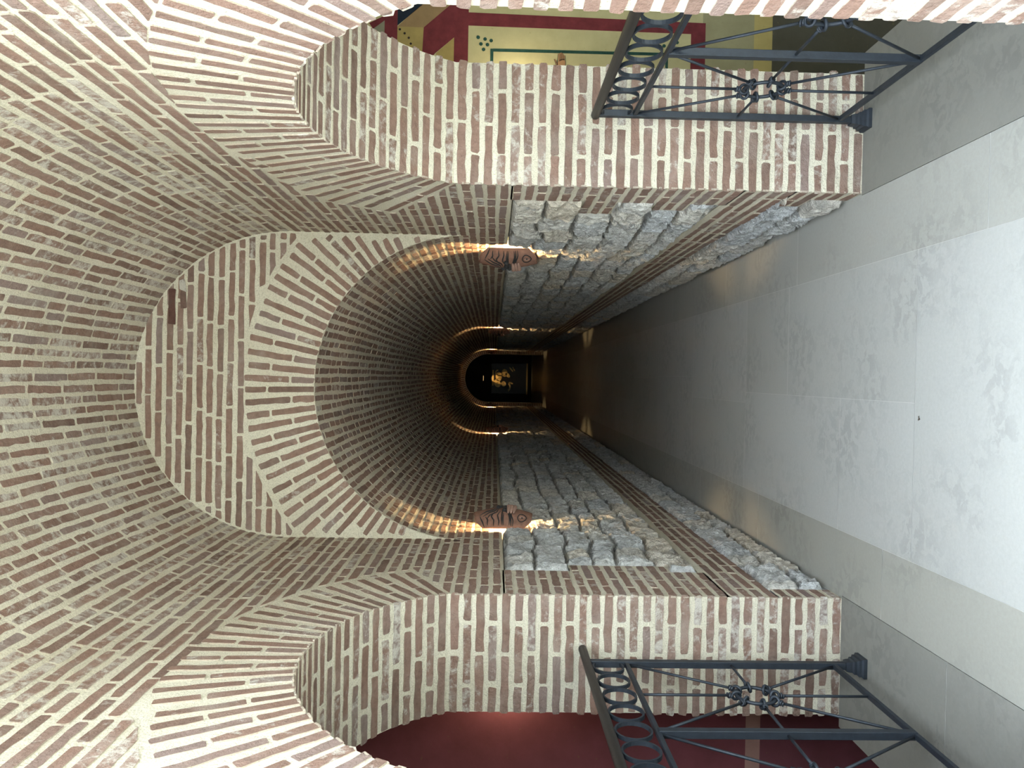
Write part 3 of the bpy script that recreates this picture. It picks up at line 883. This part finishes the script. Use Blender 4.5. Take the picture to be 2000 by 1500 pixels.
def copy_tree(o, parent=None):
    c = o.copy(); COL.objects.link(c); c.parent = parent
    for ch in children(o): copy_tree(ch, c)
    return c
proto = make_lamp()
ZL = 1.475
spots = [(XR, 4.665, PI, 'terracotta mask lamp nearest the viewer on the right wall'),
         (XL, 4.615, 0, 'terracotta mask lamp nearest the viewer on the left wall'),
         (XR, 12.3, PI, 'second terracotta lamp deep in the tunnel on the right wall'),
         (XL, 12.2, 0, 'second terracotta lamp deep in the tunnel on the left wall'),
         (XR, 22.4, PI, 'farthest tiny lamp on the right wall, by the lit arch at the tunnel end'),
         (XL, 22.4, 0, 'farthest tiny lamp on the left wall, by the lit arch at the tunnel end')]
for i, (x, y, rz, lab) in enumerate(spots):
    o = proto if i == 0 else copy_tree(proto)
    o.location = (x, y, ZL if y < 15 else 1.62); o.rotation_euler = (0, 0, rz); tag(o, lab, 'wall lamp', 'terracotta wall lamps in pairs along the tunnel')

# lamps on the painted walls, hidden behind the brick piers
for (x, lab) in ((1.47, 'wall light on the mural wall, hidden behind the right brick pier'), (-1.60, 'wall light on the red wall, hidden behind the left brick pier')):
    r = empty('stair_light', (x, YR, 1.45)); tag(r, lab, 'wall light')
    V, F = tube([(0, 0, 0), (0, -0.02, 0)], 0.05, 16); mesh_obj('back_plate', V, F, M_IRON, r)
    V, F = tube([(0, -0.02, 0), (0, -0.07, 0)], 0.01, 8); mesh_obj('arm', V, F, M_IRON, r)
    bm = bmesh.new(); bmesh.ops.create_icosphere(bm, subdivisions=1, radius=0.03, matrix=Matrix.Translation((0, -0.095, 0)))
    me = bpy.data.meshes.new('bulb'); bm.to_mesh(me); bm.free(); me.materials.append(M_BULB2); link(bpy.data.objects.new('bulb', me), r)

# ------------------------------------------------------------------ mural painted on the yellow wall
mural = empty('mural', (1.4, YR, 0.4)); tag(mural, 'painted mural with red frame, green line and dots on yellow plaster beyond the right opening', 'mural')
def paint(name, polys, m, lay=1):
    V = []; F = []; y0 = YR - 0.0006 * lay
    for p in polys:
        o = len(V); n = len(p)
        V += [(x - 1.4, y0 - YR, z - 0.4) for x, z in p]
        F.append([o + i for i in range(n)])
    return mesh_obj(name, V, F, m, mural)
def rect(x0, x1, z0, z1): return [(x0, z0), (x1, z0), (x1, z1), (x0, z1)]
def disc(x, z, r, n=14): return [(x + r * math.cos(2 * PI * i / n), z + r * math.sin(2 * PI * i / n)) for i in range(n)]
paint('red_frame', [rect(1.36, 2.5, 1.717, 1.791), [(1.833, 1.717), (1.824, 0.466), (1.884, 0.466), (1.902, 1.717)], rect(1.36, 1.826, 0.466, 0.543), rect(1.36, 2.5, 2.088, 2.155)], M_PRED, 2)
paint('green_border', [rect(1.36, 1.716, 1.584, 1.600), [(1.701, 1.585), (1.706, .675), (1.722, .675), (1.717, 1.585)], rect(1.36, 1.722, .662, .677)], M_PGREEN, 2)
for i, (x, z) in enumerate([(1.773, 1.665), (1.765, 1.629), (1.758, 1.597), (1.739, 1.65), (1.736, 1.616), (1.711, 1.636),
             (1.778, .616), (1.765, .65), (1.758, .685), (1.742, .63), (1.735, .663), (1.714, .645)]):
    paint('green_dot', [disc(x, z, 0.0095)], M_PGREEN, 2)
for (x, z) in [(1.802, 2.075), (1.782, 2.05), (1.759, 2.028), (1.729, 2.017)]: paint('black_dot', [disc(x, z, 0.0062)], M_PBLACK, 3)
paint('ochre_panel', [[(1.817, 2.088), (1.816, 1.951), (1.60, 1.951), (1.60, 2.088)], [(1.769, 1.791), (1.684, 1.885), (1.60, 1.885), (1.60, 1.791)]], M_POCHRE, 1)
paint('red_ribbon', [[(1.816, 1.951), (1.958, 1.791), (1.769, 1.791), (1.684, 1.888), (1.60, 1.96)]], M_PRED, 2)
paint('red_stripe', [[(1.872, 2.155), (1.846, 2.155), (1.80, 2.215), (1.83, 2.235)]], M_PRED, 2)
paint('tan_ribbon', [[(1.817, 2.088), (1.96, 1.94), (2.08, 1.791), (1.958, 1.791), (1.816, 1.951)]], M_PTAN, 1)
paint('blue_field', [[(1.822, 2.088), (2.1, 2.088), (2.1, 1.791), (2.08, 1.791)]], M_PBLUE, 1)
paint('grey_field', [[(1.6, 2.155), (1.846, 2.155), (1.70, 2.36), (1.6, 2.36)]], M_PGREY, 1)
# open hand of a painted figure: palm, four fingers, thumb, drawn pointing right
hand = paint('painted_hand', [[(1.50, 1.246), (1.642, 1.250), (1.660, 1.243), (1.668, 1.236), (1.676, 1.212), (1.660, 1.205), (1.640, 1.203), (1.50, 1.206)],
    [(1.660, 1.243), (1.698, 1.243), (1.703, 1.238), (1.698, 1.233), (1.664, 1.234)], [(1.664, 1.2335), (1.704, 1.233), (1.707, 1.228), (1.703, 1.2245), (1.668, 1.226)],
    [(1.668, 1.225), (1.702, 1.224), (1.705, 1.220), (1.700, 1.2165), (1.671, 1.218)], [(1.671, 1.217), (1.692, 1.2155), (1.694, 1.211), (1.688, 1.208), (1.664, 1.209)],
    [(1.620, 1.250), (1.645, 1.254), (1.668, 1.264), (1.673, 1.262), (1.668, 1.255), (1.646, 1.244)]], M_SKIN, 3)
def stroke(p, w=0.0012):
    (x0, z0), (x1, z1) = p; dx, dz = x1 - x0, z1 - z0; L = math.hypot(dx, dz); nx, nz = -dz / L * w, dx / L * w
    return [(x0 + nx, z0 + nz), (x1 + nx, z1 + nz), (x1 - nx, z1 - nz), (x0 - nx, z0 - nz)]
o = paint('hand_outline', [stroke(s) for s in [((1.660, 1.2338), (1.700, 1.2332)), ((1.664, 1.2256), (1.702, 1.2246)), ((1.667, 1.2175), (1.698, 1.2164)),
    ((1.64, 1.2455), (1.665, 1.2542)), ((1.64, 1.2455), (1.622, 1.240)), ((1.642, 1.249), (1.699, 1.2435)), ((1.692, 1.2078), (1.660, 1.2042)), ((1.660, 1.2042), (1.60, 1.2035)), ((1.62, 1.2505), (1.645, 1.2548)), ((1.645, 1.2548), (1.671, 1.2645))]], M_PBLACK, 4)

# ------------------------------------------------------------------ painted panel at the very end, with its lamp
ic = empty('icon_panel', (-0.10, 30.3, 0.18)); tag(ic, 'dark painted panel glinting gold at the far end of the tunnel', 'painting')
bevel(mesh_obj('board', *bar(-0.62, 0.62, -0.05, 0.0, 0, 1.46), M_ICOND, ic), 0.006)
bevel(mesh_obj('bottom_frame', *bar(-0.64, 0.64, -0.09, 0.0, -0.02, 0.035), M_GOLD, ic), 0.006)
def blob(cx, cz, rx, rz, a0=0, a1=2 * PI, inner_=0.0, tilt=0.0, n=22):
    o_, i_ = [], []
    for k in range(n + 1):
        a = a0 + (a1 - a0) * k / n
        for r, L in ((1.0, o_), (inner_, i_)):
            x, z_ = rx * r * math.cos(a), rz * r * math.sin(a)
            L.append((cx + x * math.cos(tilt) - z_ * math.sin(tilt), cz + x * math.sin(tilt) + z_ * math.cos(tilt)))
    pts = o_ + i_[::-1] if inner_ > 0 else o_
    V = [(x, -0.052, z_) for x, z_ in pts] + [(x, -0.066, z_) for x, z_ in pts]; m = len(pts)
    return V, [list(range(m))[::-1], [m + k for k in range(m)]] + [[k, (k + 1) % m, m + (k + 1) % m, m + k] for k in range(m)]
mesh_obj('gilded_figure', *merge([blob(.08, 1.16, .19, .13), blob(.24, 1.10, .14, .22, 0.5, 3.6, .72), blob(.23, .93, .16, .12), blob(-.20, 1.22, .17, .13, tilt=.6),
    blob(-.22, .96, .11, .10), blob(-.34, .80, .20, .13, 3.4, 5.9, .55), blob(.14, .80, .12, .07, tilt=.8), blob(-.18, .66, .09, .035, tilt=1.2), blob(.38, .66, .12, .03, tilt=.7),
    blob(.40, .56, .10, .025, tilt=.5)]), M_GILT, ic)
mesh_obj('gilded_top_border', *merge([bar(-.30, .34, -.062, -.05, 1.37, 1.43)]), M_GOLD, ic)
sl = empty('picture_light', (-0.10, 30.3, 2.02)); tag(sl, 'small picture light on the chamber wall above the gold painted panel', 'lamp')
V, F = tube([(-.16, -.18, 0), (.16, -.18, 0)], 0.045, 12); mesh_obj('lamp_tube', V, F, M_BLACK, sl)
V, F = tube([(0, 0, 0.05), (0, -.16, 0.03)], 0.012, 8); mesh_obj('arm', V, F, M_BLACK, sl)
V, F = tube([(-.10, -.18, -.048), (.10, -.18, -.048)], 0.014, 8); mesh_obj('bulb', V, F, M_SPOTB, sl)
sp_ = bpy.data.lights.new('picture_spot', 'SPOT'); sp_.energy = 26; sp_.color = (1, .66, .30); sp_.spot_size = math.radians(40); sp_.spot_blend = .5; sp_.shadow_soft_size = .02
spo = link(bpy.data.objects.new('picture_spot', sp_), sl); spo.location = (0, -.30, -.04); spo.rotation_euler = (math.radians(20), 0, 0)

# ------------------------------------------------------------------ a scrap of leaf on the floor
V = []; F = []
for i in range(10):
    a = 2 * PI * i / 10; r = 0.006 * (1 + .45 * math.sin(a * 3 + 1)); V.append((r * 1.3 * math.cos(a), r * math.sin(a), 0.001 + 0.0025 * abs(math.sin(a * 2))))
V.append((0, 0, 0.003)); F = [[i, (i + 1) % 10, 10] for i in range(10)]
lf = mesh_obj('dead_leaf', V, F, M_LEAF); lf.location = (-0.125, 2.648, 0.0)
tag(lf, 'tiny dark scrap of dead leaf on the pale floor slab', 'leaf')

# ------------------------------------------------------------------ daylight
w = bpy.data.worlds.new('sky'); SC.world = w; w.use_nodes = True
bg = w.node_tree.nodes['Background']; wt = w.node_tree
bg.inputs[0].default_value = (0.82, 0.95, 1.09, 1); bg.inputs[1].default_value = 11.5

# ------------------------------------------------------------------ camera (phone held sideways)
yaw, pitch, roll = math.radians(0.6), math.radians(1.43), math.radians(1.1)
f = Vector((-math.sin(yaw) * math.cos(pitch), math.cos(yaw) * math.cos(pitch), -math.sin(pitch)))
r = Vector((math.cos(yaw), math.sin(yaw), 0)); u = r.cross(f)
r2 = math.cos(roll) * r + math.sin(roll) * u; u2 = -math.sin(roll) * r + math.cos(roll) * u
cam = bpy.data.cameras.new('camera'); cam.sensor_width = 36; cam.sensor_fit = 'HORIZONTAL'; cam.lens = 1444 / 2000 * 36
cam.clip_start = 0.05; cam.clip_end = 200
co = link(bpy.data.objects.new('camera', cam))
mw = Matrix.Identity(4)
for i, v in enumerate((-u2, r2, -f)):
    for j in range(3): mw[j][i] = v[j]
mw[0][3], mw[1][3], mw[2][3] = 0, 0, EYE
co.matrix_world = mw
SC.camera = co

SC.view_settings.view_transform = 'Standard'; SC.view_settings.look = 'None'
SC.view_settings.exposure = 0.50; SC.view_settings.gamma = 1.0; SC.view_settings.use_curve_mapping = False
SC.cycles.max_bounces = 10; SC.cycles.diffuse_bounces = 7
